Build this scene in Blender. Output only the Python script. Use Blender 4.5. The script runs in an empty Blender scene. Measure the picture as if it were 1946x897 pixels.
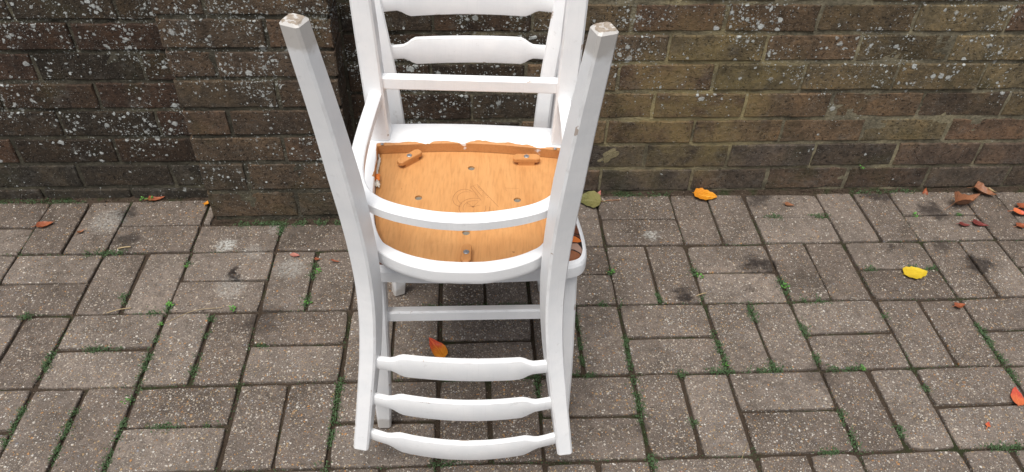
import bpy, bmesh, math, random
from mathutils import Vector, Matrix, noise

random.seed(11)
scene = bpy.context.scene
col = scene.collection
R = math.radians

# ------------------------------------------------------------------ camera
cam_d = bpy.data.cameras.new('camera')
cam = bpy.data.objects.new('camera', cam_d)
col.objects.link(cam)
cam_d.sensor_width = 36.0
cam_d.lens = 1462.03 / 1946 * 36.0
cam_d.clip_start = 0.02
cam_d.clip_end = 500
RX = Vector((0.998407, -0.050573, 0.024999))
DN = Vector((-0.014320, -0.655800, -0.754799))
FW = Vector((0.054567, 0.753239, -0.655480))
m = Matrix.Identity(4)
for i in range(3):
    m[i][0] = RX[i]; m[i][1] = -DN[i]; m[i][2] = -FW[i]
m.translation = Vector((0.90232, -1.66421, 1.30435))
cam.matrix_world = m
scene.camera = cam

# ------------------------------------------------------------------ sky and sun (bright overcast)
SUN_EL, SUN_AZ = R(67), R(204)          # azimuth measured clockwise from +Y
world = bpy.data.worlds.new('World')
scene.world = world
world.use_nodes = True
wn = world.node_tree
wn.nodes.clear()
sky = wn.nodes.new('ShaderNodeTexSky')
sky.sky_type = 'NISHITA'
sky.sun_disc = False
sky.sun_elevation = SUN_EL
sky.sun_rotation = SUN_AZ
sky.dust_density = 3.0
sky.ozone_density = 1.0
hsv = wn.nodes.new('ShaderNodeHueSaturation')
hsv.inputs['Saturation'].default_value = 0.36
bg = wn.nodes.new('ShaderNodeBackground')
bg.inputs['Strength'].default_value = 0.052
wo = wn.nodes.new('ShaderNodeOutputWorld')
wn.links.new(sky.outputs[0], hsv.inputs['Color'])
wn.links.new(hsv.outputs[0], bg.inputs['Color'])
wn.links.new(bg.outputs[0], wo.inputs['Surface'])

sun_d = bpy.data.lights.new('sun', 'SUN')
sun_d.energy = 1.5
sun_d.angle = R(34)
sun_d.color = (1.0, 0.955, 0.90)
sun = bpy.data.objects.new('sun', sun_d)
col.objects.link(sun)
sdir = Vector((math.sin(SUN_AZ) * math.cos(SUN_EL), math.cos(SUN_AZ) * math.cos(SUN_EL), math.sin(SUN_EL)))
sun.rotation_euler = sdir.to_track_quat('Z', 'Y').to_euler()
sun.location = sdir * 8

vs = scene.view_settings
vs.view_transform = 'Standard'
vs.look = 'None'
vs.gamma = 1.0
vs.use_curve_mapping = False
vs.exposure = 1.27

# ------------------------------------------------------------------ helpers
def link(o, parent=None):
    col.objects.link(o)
    if parent:
        o.parent = parent
    return o

def mesh_obj(name, verts, faces, mats, parent=None, smooth=True, midx=None):
    me = bpy.data.meshes.new(name)
    me.from_pydata([tuple(v) for v in verts], [], faces)
    for mt in (mats if isinstance(mats, (list, tuple)) else [mats]):
        me.materials.append(mt)
    if midx:
        me.polygons.foreach_set('material_index', midx)
    if smooth:
        me.polygons.foreach_set('use_smooth', [True] * len(me.polygons))
    me.update()
    return link(bpy.data.objects.new(name, me), parent)

def fix_normals(o):
    bm = bmesh.new()
    bm.from_mesh(o.data)
    bmesh.ops.recalc_face_normals(bm, faces=bm.faces[:])
    bm.to_mesh(o.data)
    bm.free()
    return o

def empty(name, loc=(0, 0, 0)):
    o = bpy.data.objects.new(name, None)
    o.location = loc
    return link(o)

def tag(o, label=None, cat=None, group=None, kind=None):
    if label: o['label'] = label
    if cat: o['category'] = cat
    if group: o['group'] = group
    if kind: o['kind'] = kind
    return o

def nz(x, y, z=0.0):
    return noise.noise(Vector((x, y, z)))

def catmull(pts, n):
    """sample n points per span through the control points"""
    P = [Vector(p) for p in pts]
    P = [P[0] * 2 - P[1]] + P + [P[-1] * 2 - P[-2]]
    out = []
    for i in range(1, len(P) - 2):
        for k in range(n):
            t = k / n
            a, b, c, d = P[i - 1], P[i], P[i + 1], P[i + 2]
            out.append(0.5 * ((2 * b) + (c - a) * t + (2 * a - 5 * b + 4 * c - d) * t * t + (3 * b - a - 3 * c + d) * t ** 3))
    out.append(P[-2].copy())
    return out

# ---- shader helpers
class NT:
    def __init__(self, name):
        self.mat = bpy.data.materials.new(name)
        self.mat.use_nodes = True
        self.t = self.mat.node_tree
        self.bsdf = self.t.nodes['Principled BSDF']
    def n(self, typ, ins=None, **props):
        nd = self.t.nodes.new('ShaderNode' + typ)
        for k, v in props.items():
            setattr(nd, k, v)
        for k, v in (ins or {}).items():
            s = nd.inputs[k]
            if isinstance(v, bpy.types.NodeSocket):
                self.t.links.new(v, s)
            else:
                s.default_value = v
        return nd
    def m(self, op, a, b=0.5, c=0.5, clamp=False):
        return self.n('Math', {0: a, 1: b, 2: c}, operation=op, use_clamp=clamp).outputs[0]
    def noise(self, vec, scale, detail=3.0, rough=0.55, dist=0.0):
        return self.n('TexNoise', {'Vector': vec, 'Scale': scale, 'Detail': detail, 'Roughness': rough, 'Distortion': dist}).outputs['Fac']
    def vor(self, vec, scale, feature='F1'):
        return self.n('TexVoronoi', {'Vector': vec, 'Scale': scale}, feature=feature)
    def map(self, v, a, b, lo=0.0, hi=1.0, smooth=True):
        return self.n('MapRange', {'Value': v, 'From Min': a, 'From Max': b, 'To Min': lo, 'To Max': hi},
                      interpolation_type='SMOOTHSTEP' if smooth else 'LINEAR').outputs[0]
    def mix(self, f, a, b, blend='MIX'):
        nd = self.n('Mix', data_type='RGBA', blend_type=blend)
        for s, v in ((nd.inputs[0], f), (nd.inputs[6], a), (nd.inputs[7], b)):
            if isinstance(v, bpy.types.NodeSocket):
                self.t.links.new(v, s)
            elif isinstance(v, (int, float)):
                s.default_value = v
            else:
                s.default_value = tuple(v) + ((1,) if len(v) == 3 else ())
        return nd.outputs[2]
    def ramp(self, f, stops, constant=False):
        nd = self.n('ValToRGB', {'Fac': f})
        cr = nd.color_ramp
        cr.interpolation = 'CONSTANT' if constant else 'LINEAR'
        while len(cr.elements) < len(stops):
            cr.elements.new(0.5)
        for e, (p, c) in zip(cr.elements, stops):
            e.position = p
            e.color = tuple(c) + (1,)
        return nd.outputs['Color']
    def pos(self):
        return self.n('NewGeometry').outputs['Position']
    def obj(self):
        return self.n('TexCoord').outputs['Object']
    def sep(self, v):
        return self.n('SeparateXYZ', {0: v}).outputs
    def out(self, color, rough=0.7, bump=None, dist=0.001, strength=1.0, spec=0.4):
        b = self.bsdf
        for k, v in (('Base Color', color), ('Roughness', rough), ('Specular IOR Level', spec)):
            if isinstance(v, bpy.types.NodeSocket):
                self.t.links.new(v, b.inputs[k])
            elif isinstance(v, (int, float)):
                b.inputs[k].default_value = v
            else:
                b.inputs[k].default_value = tuple(v) + (1,)
        if bump is not None:
            nb = self.n('Bump', {'Height': bump, 'Distance': dist, 'Strength': strength})
            self.t.links.new(nb.outputs[0], b.inputs['Normal'])
        return self.mat

def near(T, pos, pts, wob=0.02, sc=30.0):
    """1 close to any of the (x, y, z, radius) spots with ragged outlines, 0 away from them"""
    nzc = T.n('TexNoise', {'Vector': pos, 'Scale': sc, 'Detail': 3.0}).outputs['Color']
    off = T.n('VectorMath', {0: nzc, 1: (0.5, 0.5, 0.5)}, operation='SUBTRACT').outputs[0]
    off = T.n('VectorMath', {0: off, 'Scale': wob * 2}, operation='SCALE').outputs[0]
    p = T.n('VectorMath', {0: pos, 1: off}, operation='ADD').outputs[0]
    acc = None
    for x, y, z, r, a in pts:
        d = T.n('VectorMath', {0: p, 1: (x, y, z)}, operation='DISTANCE').outputs['Value']
        v = T.map(d, r * 0.35, r, a, 0.0)
        acc = v if acc is None else T.m('MAXIMUM', acc, v)
    return acc

# ------------------------------------------------------------------ wall materials
def lichen(T, pos, low):
    """returns (mask, height) of pale lichen colonies spread over brick and mortar"""
    x, y, z = T.sep(pos)[0:3]
    warp = T.n('TexNoise', {'Vector': pos, 'Scale': 110.0, 'Detail': 2.0}).outputs['Color']
    w = T.n('VectorMath', {0: warp, 'Scale': 0.008}, operation='SCALE').outputs[0]
    p = T.n('VectorMath', {0: pos, 1: w}, operation='ADD').outputs[0]
    left = T.map(x, 0.75, 1.15, 1.0, 0.0)
    hl = T.map(z, 0.06, 0.24, 0.14, 1.25)
    hr = T.map(z, 0.20, 0.50, 0.02, 1.05)
    d = T.m('ADD', T.m('MULTIPLY', left, hl), T.m('MULTIPLY', T.m('SUBTRACT', 1.0, left), hr))
    patch = T.m('MULTIPLY', T.map(T.noise(pos, 4.5, 2.0), 0.38, 0.60, 0.10, 1.45), T.map(T.noise(pos, 13.0, 3.0), 0.36, 0.64, 0.12, 1.5))
    dens = T.m('MULTIPLY', d, patch)
    w2 = T.n('VectorMath', {0: T.n('TexNoise', {'Vector': pos, 'Scale': 330.0, 'Detail': 2.0}).outputs['Color'], 'Scale': 0.004}, operation='SCALE').outputs[0]
    p = T.n('VectorMath', {0: p, 1: w2}, operation='ADD').outputs[0]
    acc = None
    for sc, r0, g in ((27.0, 0.36, 0.22), (48.0, 0.40, 0.42), (92.0, 0.46, 0.52), (175.0, 0.52, 0.46), (320.0, 0.5, 0.18)):
        v = T.vor(p, sc)
        cr, cg, cb = T.n('SeparateColor', {0: v.outputs['Color']}).outputs[0:3]
        gate = T.m('LESS_THAN', cr, T.m('MULTIPLY', dens, g))
        rad = T.m('MULTIPLY_ADD', T.m('POWER', cg, 1.5), r0 * 0.78, r0 * 0.22)
        s = T.m('SUBTRACT', rad, v.outputs['Distance'])
        s = T.map(s, 0.0, 0.10)
        s = T.m('MULTIPLY', s, gate)
        s = T.m('MULTIPLY', s, T.m('MULTIPLY_ADD', cb, 0.45, 0.55))
        acc = s if acc is None else T.m('MAXIMUM', acc, s)
    return acc

def brick_material():
    T = NT('weathered_brick')
    pos = T.pos()
    oi = T.n('ObjectInfo')
    shift = T.n('VectorMath', {0: (7.3, 3.1, 5.7), 'Scale': oi.outputs['Random']}, operation='SCALE').outputs[0]
    pb = T.n('VectorMath', {0: pos, 1: shift}, operation='ADD').outputs[0]
    n1 = T.noise(pb, 13.0, 5.0, 0.6)
    n2 = T.noise(pb, 85.0, 4.0, 0.6)
    n3 = T.noise(pos, 420.0, 2.0, 0.6)
    c = T.mix(1.0, oi.outputs['Color'], T.ramp(n1, [(0.25, (0.45, 0.46, 0.48)), (0.5, (1, 1, 1)), (0.78, (1.55, 1.42, 1.22))]), 'MULTIPLY')
    c = T.mix(1.0, c, T.ramp(n2, [(0.25, (0.5, 0.5, 0.5)), (0.5, (1, 1, 1)), (0.8, (1.5, 1.45, 1.4))]), 'MULTIPLY')
    pits = T.map(T.noise(pos, 160.0, 2.0), 0.60, 0.70)
    c = T.mix(T.m('MULTIPLY', pits, 0.65), c, (0.012, 0.009, 0.008))
    moss = T.m('MULTIPLY', T.map(T.noise(pos, 6.5, 4.0, 0.6), 0.50, 0.74), 0.5)
    c = T.mix(moss, c, (0.045, 0.043, 0.018))
    och = near(T, pos, [(1.47, 0.01, 0.27, 0.30, 0.55), (1.36, 0.01, 0.20, 0.14, 0.5), (1.56, 0.01, 0.20, 0.13, 0.5)], 0.10, 7.0)
    c = T.mix(T.m('MULTIPLY', och, T.map(n1, 0.3, 0.65)), c, (0.23, 0.180, 0.075))
    grey = T.m('MULTIPLY', T.map(T.noise(pos, 30.0, 5.0, 0.7), 0.52, 0.72), 0.28)
    c = T.mix(grey, c, (0.16, 0.155, 0.14))
    dots = T.vor(pos, 520.0)
    dk = T.n('SeparateColor', {0: dots.outputs['Color']}).outputs[0]
    dmask = T.m('MULTIPLY', T.m('LESS_THAN', dk, 0.05), T.map(dots.outputs['Distance'], 0.45, 0.3))
    c = T.mix(T.m('MULTIPLY', dmask, 0.7), c, (0.34, 0.33, 0.30))
    li = lichen(T, pos, 0)
    lc = T.mix(T.noise(pos, 330.0, 2.0), (0.38, 0.41, 0.40), (0.66, 0.69, 0.68))
    c = T.mix(T.m('MULTIPLY', li, 0.92), c, lc)
    h = T.m('ADD', T.m('MULTIPLY', n2, 0.55), T.m('MULTIPLY', n3, 0.6))
    h = T.m('ADD', T.m('SUBTRACT', h, T.m('MULTIPLY', pits, 0.5)), T.m('MULTIPLY', li, 0.5))
    return T.out(c, T.map(n1, 0.2, 0.8, 0.75, 0.95), h, 0.0055, 1.0, 0.25)

def mortar_material():
    T = NT('weathered_mortar')
    pos = T.pos()
    n1 = T.noise(pos, 9.0, 5.0, 0.6)
    n2 = T.noise(pos, 120.0, 4.0, 0.65)
    x = T.sep(pos)[0]
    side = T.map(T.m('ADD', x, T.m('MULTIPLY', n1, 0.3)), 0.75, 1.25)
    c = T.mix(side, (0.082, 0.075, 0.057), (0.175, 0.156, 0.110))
    c = T.mix(1.0, c, T.ramp(n1, [(0.25, (0.3, 0.3, 0.3)), (0.5, (0.95, 0.95, 0.95)), (0.75, (1.5, 1.48, 1.3))]), 'MULTIPLY')
    c = T.mix(1.0, c, T.ramp(n2, [(0.25, (0.5, 0.5, 0.5)), (0.5, (1, 1, 1)), (0.8, (1.5, 1.45, 1.4))]), 'MULTIPLY')
    och = near(T, pos, [(1.47, 0.01, 0.29, 0.34, 0.75)], 0.10, 7.0)
    c = T.mix(T.m('MULTIPLY', och, T.map(n1, 0.3, 0.6)), c, (0.31, 0.255, 0.125))
    li = lichen(T, pos, 0)
    c = T.mix(T.m('MULTIPLY', li, 0.9), c, (0.45, 0.47, 0.45))
    h = T.m('ADD', n2, T.m('MULTIPLY', T.noise(pos, 380.0, 2.0), 0.6))
    return T.out(c, 0.95, h, 0.004, 1.0, 0.15)

M_BRICK = brick_material()
M_MORTAR = mortar_material()

# ------------------------------------------------------------------ ground materials
STAINS = [(1.632, -0.285, 0, 0.060, 0.85), (1.600, -0.300, 0, 0.05, 0.6), (1.408, -0.388, 0, 0.050, 0.9), (-0.005, -0.051, 0, 0.055, 0.75),
          (0.032, -0.165, 0, 0.055, 0.75), (2.193, -0.296, 0, 0.06, 0.8), (2.17, -0.086, 0, 0.06, 0.75), (1.987, -0.235, 0, 0.035, 0.55),
          (0.43, -0.44, 0, 0.08, 0.5), (0.332, -0.283, 0, 0.028, 0.95), (1.70, 0.0, 0, 0.09, 0.7), (1.584, -0.375, 0, 0.03, 0.5),
          (2.05, 0.0, 0, 0.07, 0.7), (1.24, -0.75, 0, 0.03, 0.5), (1.66, -0.64, 0, 0.06, 0.5), (2.13, -0.22, 0, 0.05, 0.6)]
PALE = [(0.287, -0.183, 0, 0.033, 0.9), (0.465, -0.274, 0, 0.048, 0.45), (1.375, -0.170, 0, 0.026, 0.7), (-0.032, -0.085, 0, 0.06, 0.4),
        (0.335, -0.335, 0, 0.05, 0.35), (0.36, -0.21, 0, 0.04, 0.25), (0.40, -0.12, 0, 0.03, 0.3)]

def paver_material():
    T = NT('exposed_aggregate_concrete')
    pos = T.pos()
    oi = T.n('ObjectInfo')
    n1 = T.noise(pos, 7.0, 4.0, 0.6)
    n2 = T.noise(pos, 55.0, 4.0, 0.65)
    n3 = T.noise(pos, 300.0, 2.0, 0.6)
    c = T.mix(oi.outputs['Random'], (0.108, 0.085, 0.069), (0.166, 0.137, 0.115))
    c = T.mix(1.0, c, T.ramp(n1, [(0.28, (0.62, 0.60, 0.57)), (0.5, (1, 1, 1)), (0.75, (1.28, 1.26, 1.24))]), 'MULTIPLY')
    c = T.mix(1.0, c, T.ramp(n2, [(0.25, (0.6, 0.59, 0.57)), (0.5, (1, 1, 1)), (0.8, (1.35, 1.34, 1.32))]), 'MULTIPLY')
    c = T.mix(1.0, c, T.ramp(n3, [(0.3, (0.6, 0.6, 0.6)), (0.5, (1, 1, 1)), (0.75, (1.4, 1.4, 1.4))]), 'MULTIPLY')
    hgt = T.m('MULTIPLY', n3, 0.35)
    warp = T.n('TexNoise', {'Vector': pos, 'Scale': 160.0, 'Detail': 1.0}).outputs['Color']
    p = T.n('VectorMath', {0: pos, 1: T.n('VectorMath', {0: warp, 'Scale': 0.006}, operation='SCALE').outputs[0]}, operation='ADD').outputs[0]
    wear = T.m('MULTIPLY', T.map(T.noise(pos, 4.0, 3.0), 0.30, 0.68, 0.6, 1.2), T.map(T.sep(pos)[1], -0.10, -0.60, 0.62, 1.05))
    pal = [(0.0, (0.30, 0.26, 0.22)), (0.24, (0.52, 0.45, 0.36)), (0.42, (0.15, 0.13, 0.12)), (0.58, (0.62, 0.57, 0.50)), (0.72, (0.44, 0.30, 0.15)),
           (0.83, (0.48, 0.23, 0.07)), (0.89, (0.75, 0.72, 0.66)), (0.96, (0.26, 0.27, 0.30))]
    for sc, frac, r0 in ((480.0, 0.46, 0.54), (280.0, 0.58, 0.58), (170.0, 0.36, 0.52)):
        v = T.vor(p, sc)
        cr, cg, cb = T.n('SeparateColor', {0: v.outputs['Color']}).outputs[0:3]
        gate = T.m('LESS_THAN', cr, T.m('MULTIPLY', wear, frac))
        rad = T.m('MULTIPLY_ADD', cg, r0 * 0.6, r0 * 0.4)
        s = T.m('MULTIPLY', T.map(T.m('SUBTRACT', rad, v.outputs['Distance']), 0.0, 0.12), gate)
        c = T.mix(T.m('MULTIPLY', s, 0.68), c, T.ramp(cb, pal, True))
        hgt = T.m('ADD', hgt, T.m('MULTIPLY', s, 0.5))
    st = T.m('MULTIPLY', near(T, pos, [(a, b, c_, d * .8, min(1, e * 1.1)) for a, b, c_, d, e in STAINS], 0.045, 30.0), T.map(T.noise(pos, 90.0, 3.0), 0.25, 0.6, 0.65, 1.0))
    c = T.mix(st, c, (0.020, 0.015, 0.013))
    pl = T.m('MULTIPLY', near(T, pos, PALE, 0.02, 60.0), T.map(T.noise(pos, 150.0, 3.0), 0.36, 0.62, 0.1, 1.0))
    c = T.mix(pl, c, (0.45, 0.45, 0.42))
    damp = T.m('MULTIPLY', T.map(T.noise(pos, 3.1, 5.0, 0.65), 0.55, 0.76), 0.45)
    c = T.mix(damp, c, (0.045, 0.040, 0.032))
    return T.out(c, T.map(n1, 0.2, 0.8, 0.62, 0.85), hgt, 0.0022, 0.9, 0.35)

def soil_material():
    T = NT('joint_soil')
    pos = T.pos()
    n1 = T.noise(pos, 14.0, 4.0, 0.6)
    n2 = T.noise(pos, 230.0, 4.0, 0.7)
    c = T.mix(n2, (0.014, 0.010, 0.007), (0.105, 0.077, 0.056))
    c = T.mix(T.m('MULTIPLY', T.map(n1, 0.50, 0.66), 0.8), c, (0.026, 0.038, 0.014))
    v = T.vor(pos, 300.0)
    g = T.m('MULTIPLY', T.m('LESS_THAN', T.n('SeparateColor', {0: v.outputs['Color']}).outputs[0], 0.06), T.map(v.outputs['Distance'], 0.4, 0.25))
    c = T.mix(g, c, (0.30, 0.25, 0.19))
    return T.out(c, 0.95, T.m('ADD', n2, g), 0.005, 1.0, 0.15)

def leafy(name, a, b):
    T = NT(name)
    c = T.mix(T.n('ObjectInfo').outputs['Random'], a, b)
    c = T.mix(T.noise(T.pos(), 130.0, 2.0), c, tuple(v * 1.7 for v in b))
    T.out(c, 0.6, spec=0.3)
    return T.mat

M_PAVER = paver_material()
M_SOIL = soil_material()
M_MOSS = leafy('moss_green', (0.018, 0.030, 0.013), (0.042, 0.078, 0.030))
M_WEED = leafy('weed_green', (0.045, 0.125, 0.025), (0.07, 0.18, 0.035))

# ------------------------------------------------------------------ brick wall with pier
def brick_mesh(name, L, H, D, nx, nzv, seed):
    rnd = random.Random(seed)
    ofs = rnd.uniform(0, 99)
    V, F = [], []
    for j in range(nzv + 1):
        for i in range(nx + 1):
            u, w = i / nx, j / nzv
            ex = min(i, nx - i); ez = min(j, nzv - j)
            # rows next to the border sit close to it so that the arris is short
            if i == 1: u = 0.012
            if i == nx - 1: u = 1 - 0.012
            if j == 1: w = 0.040
            if j == nzv - 1: w = 1 - 0.040
            x = (u - 0.5) * L; z = (w - 0.5) * H
            jx = nz(u * 7 + ofs, w * 5) * 0.0016; jz = nz(u * 9, w * 4 + ofs) * 0.0024
            y = nz(u * 3.3 + ofs, w * 2.0, 5) * 0.0012
            if ex == 0 or ez == 0:
                y += 0.0018 + rnd.uniform(-0.0006, 0.0030) * (1.8 if ex == 0 and ez == 0 else 1)
                jz *= 1.4
            elif ex == 1 or ez == 1:
                y += 0.0002
                jx *= 0.7; jz *= 0.8
            V.append((x + jx, y - D / 2, z + jz))
    W = nx + 1
    for j in range(nzv):
        for i in range(nx):
            a = j * W + i
            F.append((a, a + 1, a + W + 1, a + W))
    loop = [i for i in range(W)] + [j * W + nx for j in range(1, nzv + 1)] + [nzv * W + i for i in range(nx - 1, -1, -1)] + [j * W for j in range(nzv - 1, 0, -1)]
    base = len(V)
    for k in loop:
        V.append((V[k][0], D / 2, V[k][2]))
    n = len(loop)
    for k in range(n):
        a, b = loop[k], loop[(k + 1) % n]
        F.append((b, a, base + k, base + (k + 1) % n))
    F.append(tuple(base + k for k in range(n)))
    me = bpy.data.meshes.new(name)
    me.from_pydata(V, [], F)
    me.materials.append(M_BRICK)
    me.polygons.foreach_set('use_smooth', [True] * len(me.polygons))
    me.update()
    me.set_sharp_from_angle(angle=R(14))
    return me

BL, BH, BD = 0.222, 0.069, 0.1
FULL = [brick_mesh('brick', BL, BH, BD, 10, 5, s) for s in range(12)]
HALF = [brick_mesh('half_brick', 0.106, BH, BD, 6, 5, 40 + s) for s in range(6)]

wall = empty('brick_wall', (0.9, 0.06, 0))
tag(wall, 'old dark brown brick garden wall speckled with pale lichen behind the chairs', 'wall')
WALL_Y = 0.015

def put_brick(x0, x1, z0, z1, face_y, parent, pal, gap=0.010, first=[True]):
    L = x1 - x0 - random.uniform(.0055, .0105); H = z1 - z0 - gap * random.uniform(.95, 1.2)
    if L < 0.02:
        return
    half = L < 0.15
    me = random.choice(HALF if half else FULL)
    o = bpy.data.objects.new('brick', me)
    o.parent = parent
    c = Vector(((x0 + x1) / 2, face_y + BD / 2 + random.uniform(-0.0022, 0.0022), (z0 + z1) / 2))
    o.location = c - parent.location
    o.scale = (L / (0.106 if half else BL), 1, H / BH)
    o.rotation_euler = (R(random.uniform(-0.8, 0.8)), R(random.uniform(-0.45, 0.45)), R(random.uniform(-0.5, 0.5)))
    b = random.choice(pal)
    k = random.uniform(0.78, 1.22)
    o.color = (b[0] * k, b[1] * k, b[2] * k, 1)
    col.objects.link(o)
    return o

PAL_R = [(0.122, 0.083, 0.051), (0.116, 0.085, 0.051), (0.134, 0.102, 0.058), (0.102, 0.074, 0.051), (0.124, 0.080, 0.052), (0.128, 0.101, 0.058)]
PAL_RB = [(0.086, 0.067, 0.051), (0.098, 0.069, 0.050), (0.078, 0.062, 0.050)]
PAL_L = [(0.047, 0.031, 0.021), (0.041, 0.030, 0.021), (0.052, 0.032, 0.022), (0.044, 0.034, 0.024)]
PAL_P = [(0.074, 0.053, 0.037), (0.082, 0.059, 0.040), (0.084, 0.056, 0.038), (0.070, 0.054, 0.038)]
PAL_LB = [(0.046, 0.039, 0.030), (0.050, 0.040, 0.030)]

ZR = [0.0, 0.078, 0.158, 0.235, 0.316, 0.398, 0.476, 0.553, 0.632, 0.711, 0.790]
JR = [[1.263, 1.515, 1.727, 1.956, 2.187, 2.422], [1.376, 1.604, 1.838, 2.069, 2.303], [1.263, 1.493, 1.730, 1.953, 2.183],
      [1.375, 1.613, 1.839, 2.081, 2.310], [1.275, 1.517, 1.745, 1.982, 2.209], [1.150, 1.389, 1.629, 1.861, 2.095], [1.290, 1.514, 1.740],
      [1.395, 1.625], [1.275, 1.510], [1.395, 1.625]]
ZL = [-0.04, 0.034, 0.111, 0.192, 0.273, 0.350, 0.429, 0.505, 0.584, 0.663, 0.742, 0.790]
JL = [[0.0], [-0.116, 0.123], [-0.247, 0.001], [-0.109, 0.128], [0.005], [-0.113, 0.135], [-0.001], [0.116], [0.0], [0.118], [0.0]]
ZP = [0.0, 0.088, 0.178, 0.255, 0.331, 0.411, 0.483, 0.560, 0.640, 0.715, 0.790]
JP = [0.457, 0.347, 0.452, 0.338, 0.463, 0.338, 0.464, 0.345, 0.455, 0.34]
XL, XR, PX0, PX1, PIER_Y = -1.15, 3.15, 0.235, 0.605, -0.080

def extend(js, lo, hi, pitch=0.2315):
    js = sorted(js)
    while js[0] - pitch > lo + 0.05: js.insert(0, js[0] - pitch + random.uniform(-0.004, 0.004))
    while js[-1] + pitch < hi - 0.05: js.append(js[-1] + pitch + random.uniform(-0.004, 0.004))
    return [lo] + [j for j in js if lo + 0.03 < j < hi - 0.03] + [hi]

for k in range(len(ZR) - 1):
    xs = extend(JR[k], PX1 + 0.004, XR)
    for a, b in zip(xs, xs[1:]):
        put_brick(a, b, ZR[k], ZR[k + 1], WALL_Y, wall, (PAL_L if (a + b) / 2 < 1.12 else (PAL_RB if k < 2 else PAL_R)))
for k in range(len(ZL) - 1):
    xs = extend(JL[k], XL, PX0 - 0.002)
    for a, b in zip(xs, xs[1:]):
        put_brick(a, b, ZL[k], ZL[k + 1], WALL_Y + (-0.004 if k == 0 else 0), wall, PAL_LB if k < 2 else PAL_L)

def mortar_sheet(name, x0, x1, z0, z1, y, yb, parent, step=0.011):
    nx = max(2, int((x1 - x0) / step)); nzv = int((z1 - z0) / step)
    V, F = [], []
    for j in range(nzv + 1):
        for i in range(nx + 1):
            x = x0 + (x1 - x0) * i / nx; z = z0 + (z1 - z0) * j / nzv
            d = nz(x * 16, z * 16, y * 9) * 0.0034 + nz(x * 60, z * 60, 3) * 0.0020 + nz(x * 4, z * 4, 8) * 0.0028
            V.append(Vector((x, y + d, z)) - parent.location)
    W = nx + 1
    for j in range(nzv):
        for i in range(nx):
            a = j * W + i
            F.append((a, a + 1, a + W + 1, a + W))
    loop = [i for i in range(W)] + [j * W + nx for j in range(1, nzv + 1)] + [nzv * W + i for i in range(nx - 1, -1, -1)] + [j * W for j in range(nzv - 1, 0, -1)]
    b = len(V)
    for q in loop:
        V.append(Vector((V[q].x, yb - parent.location.y, V[q].z)))
    n = len(loop)
    for q in range(n):
        F.append((loop[(q + 1) % n], loop[q], b + q, b + (q + 1) % n))
    F.append(tuple(b + q for q in range(n)))
    return mesh_obj(name, V, F, M_MORTAR, parent)

mortar_sheet('mortar', XL + 0.004, XR - 0.004, -0.06, 0.784, WALL_Y + 0.0038, 0.112, wall)
pier = empty('pier', (0, 0, 0))
pier.parent = wall
pier.location = Vector((0.42, -0.03, 0)) - wall.location
pier['label'] = 'projecting brick pier of the wall beside the stacked chairs'
class _P:                                            # bricks of the pier are placed relative to its own origin
    location = Vector((0.42, -0.03, 0))
for k in range(len(ZP) - 1):
    for a, b in ((PX0, JP[k]), (JP[k], PX1)):
        o = put_brick(a - 0.005 if a == PX0 else a, b + 0.005 if b == PX1 else b, ZP[k], ZP[k + 1], PIER_Y, wall, PAL_P)
        o.parent = pier
        o.location = o.location + wall.location - _P.location
        o.rotation_euler = (0, R(random.uniform(-0.4, 0.4)), 0)
pm = mortar_sheet('mortar', PX0 + 0.006, PX1 - 0.006, -0.05, 0.784, PIER_Y + 0.0038, 0.017, wall)
pm.parent = pier
pm.location = wall.location - _P.location

# ------------------------------------------------------------------ ground: soil bed and block pavers
MOD = 0.208
def bed():
    xs = [-60, -20, -6] + [-1.9 + 0.0125 * i for i in range(int(5.7 / 0.0125) + 1)] + [6, 20, 60]
    ys = [-60, -20, -6, -2.6] + [-1.3 + 0.0125 * i for i in range(int(1.34 / 0.0125) + 1)] + [0.2, 4, 20, 60]
    V, F = [], []
    for y in ys:
        for x in xs:
            z = -0.0085
            if -1.95 < x < 3.9 and -1.35 < y < 0.06:
                z += nz(x * 12, y * 12) * 0.0030 + nz(x * 60, y * 60, 4) * 0.0024
                if y > -0.006: z += 0.0085 + 0.0035 * max(0, nz(x * 7, 1.7))
            V.append((x, y, z))
    W = len(xs)
    for j in range(len(ys) - 1):
        for i in range(W - 1):
            a = j * W + i
            F.append((a, a + 1, a + W + 1, a + W))
    return mesh_obj('pavement', V, F, M_SOIL)
pavement = tag(bed(), kind='structure')

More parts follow.
